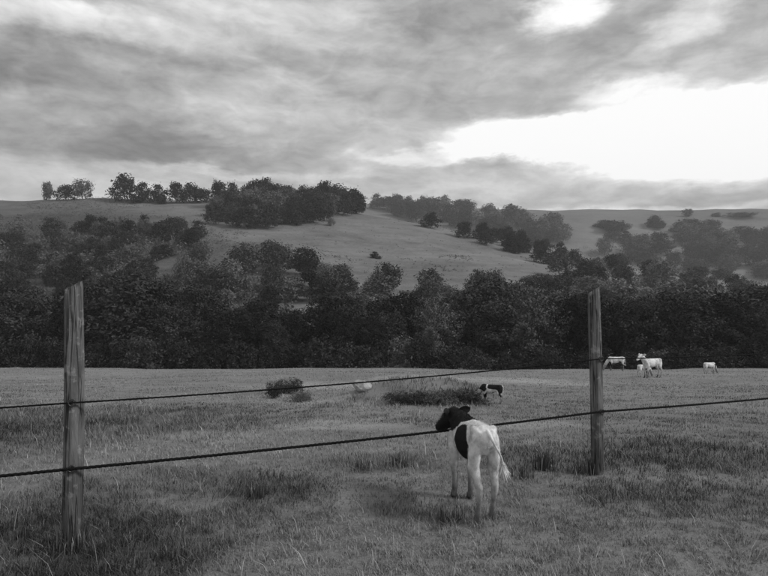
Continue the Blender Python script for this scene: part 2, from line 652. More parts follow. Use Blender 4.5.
def place_tree(kind, p, h, w, label, cat, group, parts=True, name=None, sink=0.15):
    s = h / kind.H
    sw = w / kind.W
    rz = random.uniform(0, 6.28)
    nm = name or kind.name
    if parts:
        o = empty(nm, (p[0], p[1], p[2] - sink), rz)
        for pn, me in (('crown', kind.crown), ('trunk', kind.trunk)):
            c = bpy.data.objects.new(pn, me); C.objects.link(c); c.parent = o
    else:
        o = bpy.data.objects.new(nm, kind.joined); C.objects.link(o)
        o.location = (p[0], p[1], p[2] - sink); o.rotation_euler = (0, 0, rz)
    o.scale = (sw, sw * random.uniform(0.9, 1.1), s)
    return tag(o, label, cat, group)


near_kinds = [TreeKind('broadleaf_tree', 100 + i, 11, w, k, 9500, 0.21, m) for i, (w, k, m) in enumerate(
    [(9, 'round', 'leaf_dark'), (7.5, 'tall', 'leaf_dark'), (10, 'round', 'leaf_mid'), (8, 'open', 'leaf_mid'), (8.5, 'round', 'leaf_dark'), (6.5, 'tall', 'leaf_mid')])]
shrub_kinds = [TreeKind('shrub', 200 + i, 3.0, 4.2, 'bush', 2200, 0.15, m) for i, m in enumerate(['leaf_dark', 'leaf_dark', 'leaf_mid'])]
far_kinds = [TreeKind('hillside_tree', 300 + i, 9, w, k, 1900, 0.40, m) for i, (w, k, m) in enumerate(
    [(8, 'round', 'leaf_dark'), (6.5, 'tall', 'leaf_mid'), (9, 'round', 'leaf_mid'), (7.5, 'open', 'leaf_pale'), (8, 'bush', 'leaf_dark')])]

# --- belt of trees along the valley floor, in front of the hill
tops = [(0, 284), (30, 276), (60, 288), (100, 268), (140, 262), (170, 286), (210, 286), (250, 302), (300, 306), (350, 290), (380, 300),
        (420, 292), (460, 284), (500, 280), (540, 286), (580, 288), (620, 290), (660, 284), (700, 282), (740, 286), (800, 284)]
tx, ty = zip(*tops)
px = -70.0
row = 0
while px < 850:
    for Y in ((84, 92) if row % 2 == 0 else (88,)):
        d = pix_dir(px + random.uniform(-8, 8), 369)
        X = d.x / d.y * Y
        z = tz(X, Y)
        top = np.interp(px, tx, ty) + random.uniform(-6, 12) + (10 if Y == 84 else 0)
        dt = pix_dir(px, top)
        h = CAM_Z + dt.z / dt.y * Y - z
        dark = px < 400 or random.random() < 0.45
        kd = random.choice([near_kinds[0], near_kinds[1], near_kinds[4]] if dark else [near_kinds[2], near_kinds[3], near_kinds[5]])
        tone = 'dark' if kd in (near_kinds[0], near_kinds[1], near_kinds[4]) else 'mid grey'
        shape = {0: 'rounded', 1: 'tall', 4: 'broad rounded', 2: 'wide', 3: 'open-crowned', 5: 'narrow'}[near_kinds.index(kd)]
        near_what = ''
        for nm_, x0_, x1_ in (('thicker post', 45, 100), ('slimmer post', 570, 608), ('cows', 608, 680), ('grassy hump', 380, 470), ('wide gorse bush', 250, 310), ('boulder', 335, 370)):
            if x0_ <= px <= x1_:
                near_what = ' behind the ' + nm_
        shape = ('tall ' if h > 11.5 and 'tall' not in shape else '') + shape
        place_tree(kd, (X, Y, z), h, random.uniform(0.72, 1.0) * h, '%s %s broadleaf tree in the belt%s' % (tone, shape, near_what or ' beyond the open pasture'), 'tree',
                   'belt trees, %s %s%s' % (tone, shape, near_what))
    px += random.uniform(20, 30)
    row += 1

# --- shrubs closing the foot of the belt
px = -60.0
while px < 840:
    Y = 76 + 4 * math.sin(px * 0.021) * math.sin(px * 0.0073 + 1) + random.uniform(-4.5, 3)
    d = pix_dir(px, 369)
    X = d.x / d.y * Y
    hpx = 30 if px < 420 else 21
    h = (hpx + random.uniform(-5, 7)) / F_PX * Y
    ki = random.choice((0, 0, 1, 1, 2))
    near_what = ''
    for nm_, x0_, x1_ in (('thicker post', 45, 100), ('slimmer post', 570, 608), ('cows', 608, 680), ('lone pale calf', 690, 725), ('grassy hump', 380, 470), ('wide gorse bush', 250, 310), ('boulder', 335, 370)):
        if x0_ <= px <= x1_:
            near_what = ' behind the ' + nm_
    place_tree(shrub_kinds[ki], (X, Y, tz(X, Y)), h, random.uniform(4.2, 5.8),
               '%s%s shrub at the foot of the tree belt%s' % ('tall ' if h > 3.6 else 'low ', ('dark dense', 'dark loose', 'paler grey')[ki], near_what or ' across open pasture'), 'shrub',
               'thicket shrubs below the tree belt, %s %s%s' % ('tall' if h > 3.6 else 'low', ('dark dense', 'dark loose', 'paler grey')[ki], near_what), parts=True, sink=0.3)
    px += random.uniform(13, 20)


# --- trees on the hill
LOOK = ('dark rounded', 'slender grey', 'wide mid grey', 'pale open', 'dark bushy')


def hill_tree(px, py, hpx, wpx, ki, label, group, y0=125, tall=None):
    if tall is not None:
        look = ('tall ' if tall else 'small ') + LOOK[ki]
        label, group = look + ' ' + label, group + ', ' + look
    p = at(px, py, y0, 1000)
    while y0 < 500 and group != 'far' and p.y > 420 and py < 240 and (px < 365):
        py += 1                                   # step down on to the crest
        p = at(px, py, y0, 1000)
    k = p.y / F_PX
    place_tree(far_kinds[ki], p, hpx * k, wpx * k, label, 'tree', group, parts=False, sink=0.6)


# lone trees and clumps on the skyline at the left
hill_tree(47, 199, 20, 11, 1, 'thin lone tree on the bare skyline beside a rounded clump', None)
hill_tree(66, 199, 16, 22, 0, 'low rounded tree on the skyline next to the thin lone tree', None)
hill_tree(82, 199, 21, 22, 2, 'taller rounded tree of the skyline pair next to the thin lone tree', None)
hill_tree(124, 203, 30, 26, 0, 'tallest dark tree of the skyline clump with a gap on both sides', None)
for a, h in ((142, 22), (158, 20)):
    hill_tree(a, 203, h, 22, 4, 'dark bushy tree tailing off the tallest skyline tree', 'trees tailing off the tallest skyline tree')
for a, h in ((176, 22), (190, 21), (201, 16)):
    hill_tree(a, 203, h, 20, 0, 'dark rounded tree in the skyline clump next to the hilltop wood', 'clump next to the hilltop wood')
# the wood on the top of the hill
def scatter(poly, n, hr, wr, kinds, label, group, seed, y0=125, dens=None):
    r = random.Random(seed)
    xs = [p[0] for p in poly]; ys = [p[1] for p in poly]
    got, tries = [], 0
    while len(got) < n and tries < 6000:
        tries += 1
        x, y = r.uniform(min(xs), max(xs)), r.uniform(min(ys), max(ys))
        ins, j = False, len(poly) - 1
        for i in range(len(poly)):
            if (poly[i][1] > y) != (poly[j][1] > y) and x < (poly[j][0] - poly[i][0]) * (y - poly[i][1]) / (poly[j][1] - poly[i][1]) + poly[i][0]:
                ins = not ins
            j = i
        if not ins or any(abs(x - a) < wr[0] * 0.45 and abs(y - b) < hr[0] * 0.25 for a, b in got):
            continue
        got.append((x, y))
        h_ = r.uniform(*hr)
        hill_tree(x, y, h_, r.uniform(*wr), r.choice(kinds), label, group, y0, h_ > sum(hr) / 2)


scatter([(216, 204), (350, 200), (366, 212), (330, 222), (250, 232), (212, 224)], 46, (20, 28), (18, 28), (0, 0, 4, 2),
        'tree in the dense dark wood on the hilltop', 'hilltop wood', 1)
scatter([(365, 208), (376, 206), (470, 227), (562, 256), (556, 268), (460, 240)], 28, (14, 20), (14, 22), (0, 0, 4),
        'tree in the hedgerow slanting down the hill', 'slanting hedgerow on the hill', 2)
scatter([(376, 214), (430, 212), (560, 226), (575, 256), (480, 228)], 30, (12, 20), (14, 22), (1, 2, 2, 3),
        'tree in the wood behind the slanting hedgerow', 'wood behind the slanting hedgerow', 3)
scatter([(0, 262), (0, 238), (110, 226), (205, 236), (200, 262), (110, 266)], 40, (12, 22), (14, 26), (0, 4, 4, 2),
        'tree below the bare field on the shoulder of the hill', 'scrub below the bare shoulder', 4)
scatter([(180, 272), (240, 262), (340, 268), (400, 292), (470, 284), (500, 296), (500, 318), (180, 318)], 40, (18, 34), (20, 34), (0, 2, 2, 4, 1, 3),
        'tree on the lower hillside between the grazed field and the belt', 'lower hillside trees', 5)
scatter([(575, 262), (640, 246), (768, 244), (790, 300), (560, 300), (520, 284)], 62, (12, 24), (16, 28), (2, 2, 3, 1, 0),
        'tree in the scattered woodland below the far hill', 'scattered woodland below the far hill', 6)
scatter([(0, 300), (0, 270), (180, 272), (180, 310)], 28, (16, 26), (20, 30), (0, 4, 2),
        'tree on the hillside rising straight behind the belt', 'hillside trees behind the belt', 7)
scatter([(585, 226), (640, 222), (768, 226), (790, 244), (600, 246)], 20, (8, 15), (14, 30), (2, 2, 1, 4),
        'tree on the open face of the far hill', 'trees on the face of the far hill', 8)
hill_tree(331, 226, 9, 9, 3, 'small pale bush on the edge of the grazed field under the hilltop wood', None)
hill_tree(375, 258, 8, 12, 4, 'small dark bush alone in the grazed field', None)
# skyline of the far hill
for a, w, h, t in ((688, 12, 9, 'small rounded tree alone on the far skyline'), (742, 30, 5, 'low wide bush on the far skyline'), (716, 10, 5, 'tiny bush between the lone tree and the low bush on the far skyline')):
    hill_tree(a, 217, h, w, 2, t, None, 560)

# --- low bracken and rank grass on the slopes, far too much to count
def bracken():
    r = np.random.default_rng(77)
    n = 40000
    Y = r.uniform(125, 420, n); X = r.uniform(-0.75, 0.75, n) * Y
    m = fbm(X * 0.018, Y * 0.018, 51, 4) + 0.35 * (fbm(X * 0.09, Y * 0.09, 57, 3) - 0.5)
    keep = r.uniform(0, 1, n) < 0.9 * sstep(0.52, 0.40, m) + 0.03
    X, Y = X[keep], Y[keep]
    n = len(X)
    P = np.stack([X, Y, terrain(X, Y)], 1)
    sz = r.uniform(0.3, 0.9, n) ** 1.5
    C_, N_ = [], []
    for k in range(7):
        C_.append(P + np.stack([r.normal(0, .7, n) * sz, r.normal(0, .7, n) * sz, r.uniform(.0, .9, n) * sz], 1))
        N_.append(np.tile([0, -.2, .8], (n, 1)))
    V, F_ = leaf_faces(np.concatenate(C_), np.concatenate(N_), 0.24, r)
    o = link('bracken', mesh_from('bracken', V, [F_]), M['bracken'])
    tag(o, 'low bracken and rank grass speckling the slopes of the hill', 'bracken', kind='stuff')


bracken()


def scrub():
    r = random.Random(91)
    g = np.random.default_rng(91)
    polys = (((-10, 216), (-10, 285), (215, 285), (215, 240)), ((545, 300), (575, 250), (640, 232), (790, 238), (790, 304)), ((190, 318), (200, 275), (340, 280), (500, 300), (500, 325)))
    Cs, Ns = [], []
    for poly, cnt in zip(polys, (420, 520, 300)):
        k = 0
        while k < cnt:
            x, y = r.uniform(min(p[0] for p in poly), max(p[0] for p in poly)), r.uniform(min(p[1] for p in poly), max(p[1] for p in poly))
            ins, j = False, len(poly) - 1
            for i in range(len(poly)):
                if (poly[i][1] > y) != (poly[j][1] > y) and x < (poly[j][0] - poly[i][0]) * (y - poly[i][1]) / (poly[j][1] - poly[i][1]) + poly[i][0]:
                    ins = not ins
                j = i
            if not ins:
                continue
            k += 1
            p = at(x, y, 125, 1000)
            if fbm(np.array([p.x * .02]), np.array([p.y * .02]), 97, 3)[0] < 0.44:
                continue
            w = r.uniform(1.2, 3.6) * (1 + p.y / 700)
            m = 46
            d = g.normal(0, 1, (m, 3)); d /= np.linalg.norm(d, axis=1)[:, None]; d[:, 2] = np.abs(d[:, 2])
            Cs.append(np.array(p) + d * np.array([w, w, w * .75]) * g.uniform(.5, 1.1, (m, 1)))
            Ns.append(d)
    V, F_ = leaf_faces(np.concatenate(Cs), np.concatenate(Ns), 0.5, g)
    tag(link('scrub', mesh_from('scrub', V, [F_]), M['leaf_mid']), 'scrub thickets merging between the trees on the slopes', 'scrub', kind='stuff')


scrub()

# ------------------------------------------------------------------ fence
def ground_pt(px, py):
    return at(px, py, 2.0, 40.0)


PL, PR = ground_pt(72, 550), ground_pt(597, 474)
step = PR - PL
fence = empty('rope_fence', (PL.x, PL.y, PL.z))
tag(fence, 'fence of round weathered wooden posts carrying two dark horizontal lines', 'fence')
POST_H = 1.80


def post_mesh(seed, r0, lean):
    r = np.random.default_rng(seed)
    S, K = 28, 46
    V, Q, T = [], [], []
    cr = sorted(r.uniform(0, 2 * math.pi, 4))
    for i in range(K):
        z = -0.35 + (POST_H + 0.35) * i / (K - 1)
        for k in range(S):
            a = 2 * math.pi * k / S
            rad = r0 * (1.05 - 0.05 * z / POST_H) * (1 + 0.05 * math.sin(a * 2 + z * 1.3 + seed) + 0.03 * math.sin(a * 5 + seed))
            for c in cr:                                   # drying cracks
                dd = abs((a - c + 0.12 * math.sin(z * 3 + c) + math.pi) % (2 * math.pi) - math.pi)
                if dd < 0.12:
                    rad *= 1 - 0.10 * (0.4 + 0.6 * abs(math.sin(z * 2 + c)))
            rad *= 1 + float(r.normal(0, 0.006))
            if i == K - 1:
                rad *= 0.90
            zt = z + (0.030 * math.cos(a + seed) if i >= K - 2 else 0)
            V.append((math.cos(a) * rad + lean[0] * z / POST_H + 0.008 * math.sin(z * 2.1 + seed), math.sin(a) * rad + lean[1] * z / POST_H, zt))
    for i in range(K - 1):
        for k in range(S):
            k2 = (k + 1) % S
            Q.append((i * S + k, i * S + k2, (i + 1) * S + k2, (i + 1) * S + k))
    V.append((lean[0], lean[1], POST_H - 0.004))
    b = (K - 1) * S
    for k in range(S):
        T.append((len(V) - 1, b + k, b + (k + 1) % S))
    return mesh_from('post', np.array(V), [np.array(Q), np.array(T)], True)


posts = []
for i, (t, r0, lean) in enumerate(((-1.04, 0.058, (0.02, 0.0)), (0, 0.059, (-0.025, 0.01)), (1, 0.057, (0.0, 0.012)), (2.02, 0.06, (0.03, 0.0)))):
    P = PL + step * t
    P.z = tz(P.x, P.y)
    o = link('post', post_mesh(11 + i, r0, lean), M['post'], fence)
    o.location = P - PL
    posts.append((P, r0, lean, ((0.565, 1.0), (0.565, 1.005), (0.62, 1.13), (0.74, 1.26))[i]))

along = Vector((step.x, step.y, 0)).normalized()
side = Vector((along.y, -along.x, 0))          # towards the camera
if side.y > 0:
    side = -side


def strand(hi, sag, name):
    mb = MB()
    pts = []
    for a, b in zip(posts[:-1], posts[1:]):
        for k in range(40):
            t = k / 40
            A = a[0] + side * (a[1] + 0.022) + Vector((a[2][0], a[2][1], 0)) * a[3][hi] / POST_H + Vector((0, 0, a[3][hi]))
            B = b[0] + side * (b[1] + 0.022) + Vector((b[2][0], b[2][1], 0)) * b[3][hi] / POST_H + Vector((0, 0, b[3][hi]))
            p = A.lerp(B, t)
            p.z -= sag * 4 * t * (1 - t)
            pts.append(p - PL)
    # three twisted yarns
    yarns = 3
    R0 = (0.0058, 0.0034)[hi]
    L = [0.0]
    for p, q in zip(pts[:-1], pts[1:]):
        L.append(L[-1] + (q - p).length)
    dense = []
    n = int(L[-1] / 0.018)
    for i in range(n):
        l = L[-1] * i / n
        j = max(0, min(len(L) - 2, int(np.searchsorted(L, l)) - 1))
        f = (l - L[j]) / (L[j + 1] - L[j])
        dense.append((pts[j].lerp(pts[j + 1], f), l))
    for y in range(yarns):
        path = []
        for p, l in dense:
            ph = l / 0.11 * 2 * math.pi + y * 2 * math.pi / yarns
            path.append(p + side * (math.cos(ph) * R0) + Vector((0, 0, math.sin(ph) * R0)))
        mb.add(*tube(path, (0.0062, 0.0037)[hi], 5))
    return link(name, mb.mesh(name, True), M['cable'], fence)


for hi_, s in ((0, 0.02), (1, 0.03)):
    strand(hi_, s, 'rope_line')
# ring insulators holding the lines to the posts
ins = MB()
ring = [(math.cos(a) * 0.022, 0, math.sin(a) * 0.022) for a in np.linspace(0, 2 * math.pi, 17)]
ins.add(*tube(ring, 0.0055, 6))
ins.add(*tube([(0, -0.02, 0), (0, -0.035, 0), (0, -0.075, 0)], [0.011, 0.009, 0.005], 8))
ins_me = ins.mesh('insulator', True)
ins_me.materials.append(M['insul'])
for P, r0, lean, hs in posts:
    for h in hs:
        o = bpy.data.objects.new('insulator', ins_me)
        C.objects.link(o); o.parent = fence
        o.location = P + side * (r0 + 0.022) + Vector((lean[0], lean[1], 0)) * h / POST_H + Vector((0, 0, h)) - PL
        o.rotation_euler = (0, 0, math.atan2(side.y, side.x) - math.pi / 2)


# ------------------------------------------------------------------ cattle
def ico(sub=2):
    import bmesh
    bm = bmesh.new()
    bmesh.ops.create_icosphere(bm, subdivisions=sub, radius=1)
    V = np.array([v.co[:] for v in bm.verts]); bm.verts.index_update()
    Fc = np.array([[v.index for v in f.verts] for f in bm.faces])
    bm.free()
    return V, Fc


ICO = ico(2)


def chain(mb, pts, n=6):
    """pts: (x,y,z, rx,ry,rz) run of overlapping ellipsoids"""
    for a, b in zip(pts[:-1], pts[1:]):
        a, b = np.array(a, float), np.array(b, float)
        for i in range(n + 1):
            q = a + (b - a) * i / n
            mb.add(ICO[0] * q[3:6] + q[:3], ICO[1])


def limb(mb, pts, n=7):
    chain(mb, [(p[0], p[1], p[2], p[3], p[3], p[3]) for p in pts], n)


def fuse(name, mb, voxel, smooth):
    me = mb.mesh(name)
    o = bpy.data.objects.new(name, me)
    C.objects.link(o)
    r = o.modifiers.new('r', 'REMESH'); r.mode = 'VOXEL'; r.voxel_size = voxel
    s = o.modifiers.new('s', 'SMOOTH'); s.iterations = smooth; s.factor = 0.5
    dg = bpy.context.evaluated_depsgraph_get()
    out = bpy.data.meshes.new_from_object(o.evaluated_get(dg))
    bpy.data.objects.remove(o)
    out.name = name
    out.polygons.foreach_set('use_smooth', np.ones(len(out.polygons), dtype=bool))
    return out


def cattle(name, loc, rz, scale, pose, coat, label, group=None, voxel=0.009, detail=True, legs=(0, 0, 0, 0)):
    root = empty(name, loc, rz)
    root.scale = (scale, scale, scale)
    tag(root, label, 'cow' if scale > 1.3 else 'calf', group)
    b = MB()
    # trunk: x forward
    chain(b, [(-.105, 0, .625, .05, .075, .075), (-.04, 0, .615, .09, .108, .118), (.05, 0, .60, .09, .118, .128), (.17, 0, .565, .09, .130, .155),
              (.32, 0, .545, .09, .140, .175), (.45, 0, .545, .09, .128, .172), (.56, 0, .575, .09, .100, .150), (.63, 0, .575, .07, .075, .115)], 5)
    for s in (-1, 1):                                     # hip and pin bones
        limb(b, [(-.02, s * .085, .685, .035), (-.09, s * .055, .665, .03)], 3)
    # neck and head
    if pose == 'graze':
        P0, P1, P2 = np.array((.60, 0, .62)), np.array((.76, .02, .44)), np.array((.86, .04, .26))
        hd = np.array((.42, .06, -.90))
    elif pose == 'up':
        P0, P1, P2 = np.array((.60, 0, .62)), np.array((.70, .01, .74)), np.array((.78, .02, .82))
        hd = np.array((.85, .1, -.45))
    else:                                                 # level, turned to its left
        P0, P1, P2 = np.array((.60, 0, .62)), np.array((.68, .010, .645)), np.array((.735, .022, .655))
        hd = np.array((.80, .40, -.46))
    hd = hd / np.linalg.norm(hd)
    sd_ = np.cross((0, 0, 1.0), hd) if pose != 'graze' else np.array((0, 1.0, 0))
    sd_ = sd_ / np.linalg.norm(sd_)
    up = np.cross(hd, sd_)
    limb(b, [(*P0, .110), (*P1, .086), (*P2, .072)], 6)
    limb(b, [(*(P0 + (0, 0, -.07)), .07), (*(P1 + up * -.03), .06), (*(P2 + up * -.02), .05)], 6)
    H0 = P2 + up * 0.012
    limb(b, [(*H0, .074), (*(H0 + hd * .09), .068), (*(H0 + hd * .17 - up * .012), .050), (*(H0 + hd * .235 - up * .022), .044), (*(H0 + hd * .26 - up * .026), .040)], 6)
    limb(b, [(*(H0 - up * .045), .045), (*(H0 + hd * .20 - up * .055), .027)], 6)      # jaw
    for s in (-1, 1):
        limb(b, [(*(H0 + hd * .075 + sd_ * s * .048 + up * .028), .026)] * 2, 1)          # brow
        limb(b, [(*(H0 + hd * .255 + sd_ * s * .022 - up * .012), .019)] * 2, 1)          # nostril pad
    # legs: [front left, front right, hind left, hind right] swing
    feet = []
    for i, (s, q) in enumerate(((1, legs[0]), (-1, legs[1]))):
        pts = [(.555, s * .075, .52, .068), (.545 + q * .2, s * .085, .42, .056), (.55 + q * .5, s * .078, .33, .037), (.555 + q * .75, s * .072, .255, .034),
               (.55 + q * .9, s * .070, .16, .023), (.55 + q, s * .07, .085, .027), (.56 + q, s * .07, .045, .026), (.57 + q, s * .07, .02, .030)]
        limb(b, pts); feet.append((pts[-1][0] + .008, pts[-1][1]))
    for i, (s, q) in enumerate(((1, legs[2]), (-1, legs[3]))):
        chain(b, [(-.045, s * .072, .60, .075, .052, .09), (-.035 + q * .1, s * .086, .50, .085, .050, .08), (-.02 + q * .25, s * .090, .42, .068, .044, .06)], 6)
        pts = [(-.015 + q * .3, s * .088, .41, .054), (-.06 + q * .5, s * .082, .345, .036), (-.112 + q * .7, s * .074, .285, .030), (-.104 + q * .78, s * .073, .24, .029),
               (-.082 + q * .9, s * .072, .16, .0195), (-.066 + q, s * .072, .085, .026), (-.048 + q, s * .072, .045, .026), (-.036 + q, s * .072, .02, .030)]
        limb(b, pts); feet.append((pts[-1][0] + .008, pts[-1][1]))
    me = fuse('body', b, voxel, 7)
    n = len(me.vertices)
    co = np.empty(n * 3, dtype=np.float32); me.vertices.foreach_get('co', co); co = co.reshape(-1, 3)
    w = coat(co)
    a = me.attributes.new('white', 'FLOAT', 'POINT'); a.data.foreach_set('value', w.astype(np.float32))
    body = link('body', me, M['coat'], root)
    # ears
    for s in (-1, 1):
        e0 = H0 + sd_ * s * .060 + up * .030 - hd * .012
        d1 = (sd_ * s * .90 - hd * .40 - up * .10); d1 = d1 / np.linalg.norm(d1)
        wv_ = up * .8 + hd * -.45; wv_ = wv_ / np.linalg.norm(wv_)
        nn = np.cross(d1, wv_)
        V, Fq = [], []
        prof = [(0, .016), (.03, .034), (.065, .040), (.10, .030), (.128, .006)]
        for (l, hw) in prof:
            for t in (-1, -.5, 0, .5, 1):
                V.append(e0 + d1 * l + wv_ * hw * t + nn * (.016 * (t * t - .3)))
        for i in range(4):
            for j in range(4):
                Fq.append((i * 5 + j, i * 5 + j + 1, i * 5 + j + 6, i * 5 + j + 5))
        em = mesh_from('ear', np.array(V), [np.array(Fq)], True, {'white': np.full(25, coat(np.array([e0]))[0])})
        eo = link('ear', em, M['coat'], root)
        so = eo.modifiers.new('s', 'SOLIDIFY'); so.thickness = 0.008; so.offset = 0
        if detail:
            ss = eo.modifiers.new('u', 'SUBSURF'); ss.levels = ss.render_levels = 1
    # tail
    tb = MB()
    if detail:
        tp = [(-.125, 0, .69, .020), (-.155, -.006, .672, .016), (-.176, -.022, .635, .0125), (-.186, -.046, .59, .0105), (-.192, -.072, .548, .0095), (-.194, -.092, .505, .009), (-.19, -.104, .465, .009)]
    else:
        tp = [(-.13, 0, .685, .022), (-.165, 0, .65, .018), (-.17, .01, .55, .013), (-.165, .012, .42, .012), (-.16, .012, .34, .012)]
    limb(tb, tp, 8)
    tm = fuse('tail', tb, max(voxel * .6, .005), 3)
    tm.attributes.new('white', 'FLOAT', 'POINT').data.foreach_set('value', np.ones(len(tm.vertices), dtype=np.float32))
    tail = link('tail', tm, M['coat'], root)
    # switch of long hair
    r = np.random.default_rng(3)
    e = np.array(tp[-1][:3]); V, Fq = [], []
    for i in range(90):
        d = np.array((r.normal(-.1, .25), r.normal(-.25 if detail else 0, .28), -1.0)); d /= np.linalg.norm(d)
        L = r.uniform(.06, .13); sidev = np.cross(d, r.normal(0, 1, 3)); sidev /= np.linalg.norm(sidev)
        p0 = e + r.normal(0, .008, 3)
        k = len(V)
        V += [p0 - sidev * .003, p0 + sidev * .003, p0 + d * L * .6 + sidev * .003, p0 + d * L, p0 + d * L * .6 - sidev * .003]
        Fq.append((k, k + 1, k + 2, k + 4)); Fq.append((k + 4, k + 2, k + 3, k + 3))
    Fq = [f for f in Fq if f[2] != f[3]]
    tri = [(k * 5 + 4, k * 5 + 2, k * 5 + 3) for k in range(90)]
    sm = mesh_from('switch', np.array(V), [np.array(Fq), np.array(tri)], False, {'white': np.full(len(V), 1.0)})
    link('switch', sm, M['coat'], tail)
    # hooves
    hb = MB()
    for s in (-1, 1):
        for (l, wd, z) in ((0, 0, 0),):
            ring0 = [(math.cos(t) * .030 + .004, s * .017 + math.sin(t) * .016, .0) for t in np.linspace(0, 2 * math.pi, 10, endpoint=False)]
            ring1 = [(math.cos(t) * .023 - .004, s * .014 + math.sin(t) * .013, .040) for t in np.linspace(0, 2 * math.pi, 10, endpoint=False)]
            V = ring0 + ring1 + [(.004, s * .017, 0), (-.004, s * .014, .042)]
            Q = [(i, (i + 1) % 10, 10 + (i + 1) % 10, 10 + i) for i in range(10)]
            T = [(20, (i + 1) % 10, i) for i in range(10)] + [(21, 10 + i, 10 + (i + 1) % 10) for i in range(10)]
            hb.add(np.array(V), np.array(Q), np.array(T))
    hm = hb.mesh('hoof', True); hm.materials.append(M['hoof'])
    for f in feet:
        h = bpy.data.objects.new('hoof', hm); C.objects.link(h); h.parent = root
        h.location = (f[0], f[1], -.005)
    # eyes
    if detail:
        em = mesh_from('eye', ICO[0] * .012, [ICO[1]], True); em.materials.append(M['eye'])
        for s in (-1, 1):
            h = bpy.data.objects.new('eye', em); C.objects.link(h); h.parent = root
            h.location = tuple(H0 + hd * .085 + sd_ * s * .064 + up * .020)
    return root, body


def blob(co, c, r):
    return 1 - np.linalg.norm((co - np.array(c)) / np.array(r), axis=1)


def coat_calf(co):
    x, y, z = co.T
    d = np.full(len(co), -1.0)
    d = np.maximum(d, blob(co, (.62, .0, .70), (.30, .30, .145)))          # withers and neck
    d = np.maximum(d, blob(co, (.86, .09, .62), (.24, .26, .24)))           # head
    d = np.maximum(d, blob(co, (.22, .12, .50), (.17, .14, .19)))           # flank
    d = np.maximum(d, blob(co, (.40, .0, .74), (.16, .12, .10)))
    d = np.maximum(d, blob(co, (.20, -.15, .60), (.16, .10, .12)))
    return 0.5 - 1.8 * d


cp = ground_pt(483, 519)
fdir = Vector((-0.15, 0.99))
calf, calf_body = cattle('calf', (cp.x, cp.y, cp.z - 0.008), math.atan2(fdir.y, fdir.x), 1.0, 'turn', coat_calf,
                         'white calf with black head, shoulders and flank standing in front of the fence',
                         legs=(0.03, -0.02, -0.03, 0.03), voxel=0.008)

# short hair breaking the outline of the calf
def hair(body, root, n=26000):
    me = body.data
    me.calc_loop_triangles()
    co = np.empty(len(me.vertices) * 3, dtype=np.float32); me.vertices.foreach_get('co', co); co = co.reshape(-1, 3)
    no = np.empty(len(me.vertices) * 3, dtype=np.float32); me.vertices.foreach_get('normal', no); no = no.reshape(-1, 3)
    wa = np.empty(len(me.vertices), dtype=np.float32); me.attributes['white'].data.foreach_get('value', wa)
    r = np.random.default_rng(5)
    i = r.integers(0, len(co), n)
    p, nn = co[i] + r.normal(0, .003, (n, 3)), no[i]
    flow = np.array((-.75, 0, -.65))
    t = flow - nn * (nn @ flow)[:, None]
    d = t + nn * 0.45 + r.normal(0, .16, (n, 3))
    d /= np.linalg.norm(d, axis=1)[:, None]
    s = np.cross(d, nn); s /= np.linalg.norm(s, axis=1)[:, None] + 1e-6
    L = r.uniform(.010, .020, n)[:, None]
    V = np.stack([p - s * .0011, p + s * .0011, p + d * L], 1).reshape(-1, 3)
    m = mesh_from('hair', V, [np.arange(3 * n).reshape(-1, 3)], False, {'white': np.repeat(wa[i], 3)})
    o = link('hair', m, M['coat'], root)
    o['kind'] = 'stuff'


hair(calf_body, calf)
calf.scale = (1.0, 0.9, 1.0)


def coat_patch(seed, th=0.47):
    def f(co):
        nz = fbm(co[:, 0] * 4.2 + seed * 3.1, co[:, 2] * 4.2 + co[:, 1] * 3 + seed, seed, 2)
        return 0.5 + (nz - th) * 4
    return f


def far_cow(px, py, rz, scale, pose, seed, th, label):
    p = at(px, py, 10, 90)
    cattle('cow' if scale > 1.3 else 'calf', (p.x, p.y, p.z), rz, scale, pose, coat_patch(seed, th), label, voxel=0.016, detail=False)


far_cow(622, 370.5, R(170), 1.75, 'graze', 4, 0.30, 'white cow grazing against the dark thicket close to a fence post')
far_cow(640, 377, R(20), 1.15, 'graze', 9, 0.28, 'small pale calf grazing between two larger white cows')
far_cow(658, 377.5, R(200), 1.75, 'up', 22, 0.36, 'white cow standing with its head up next to the small grazing calf')
far_cow(706, 373.5, R(15), 1.2, 'graze', 12, 0.26, 'pale calf grazing alone in front of the thicket away from the cows')
far_cow(499, 404, R(150), 0.62, 'graze', 6, 0.55, 'tiny dark and white calf far down the pasture above the calf at the fence')

# ------------------------------------------------------------------ small things in the pasture
def boulder(px, py, w, h, seed, label):
    p = at(px, py, 4, 90)
    V, Fc = ico(3)
    r = np.random.default_rng(seed)
    V = V * np.array([1.0, 0.8, 0.9])
    for k in range(16):                                   # flat broken faces
        d = r.normal(0, 1, 3); d /= np.linalg.norm(d)
        lim = r.uniform(0.52, 0.80)
        q = V @ d
        V = V - np.where(q > lim, q - lim, 0)[:, None] * d
    V = V * np.array([w / 2, w / 2, h / 2]) * 1.35 + r.normal(0, 0.006, V.shape)
    V[:, 2] += h * 0.36
    o = link('boulder', mesh_from('boulder', V, [Fc], False), M['stone'])
    o.location = p; o.rotation_euler = (0, 0, r.uniform(0, 6))
    tag(o, label, 'boulder')


boulder(362, 390, 0.50, 0.30, 2, 'pale grey boulder lying in the grass beyond the lower fence line')

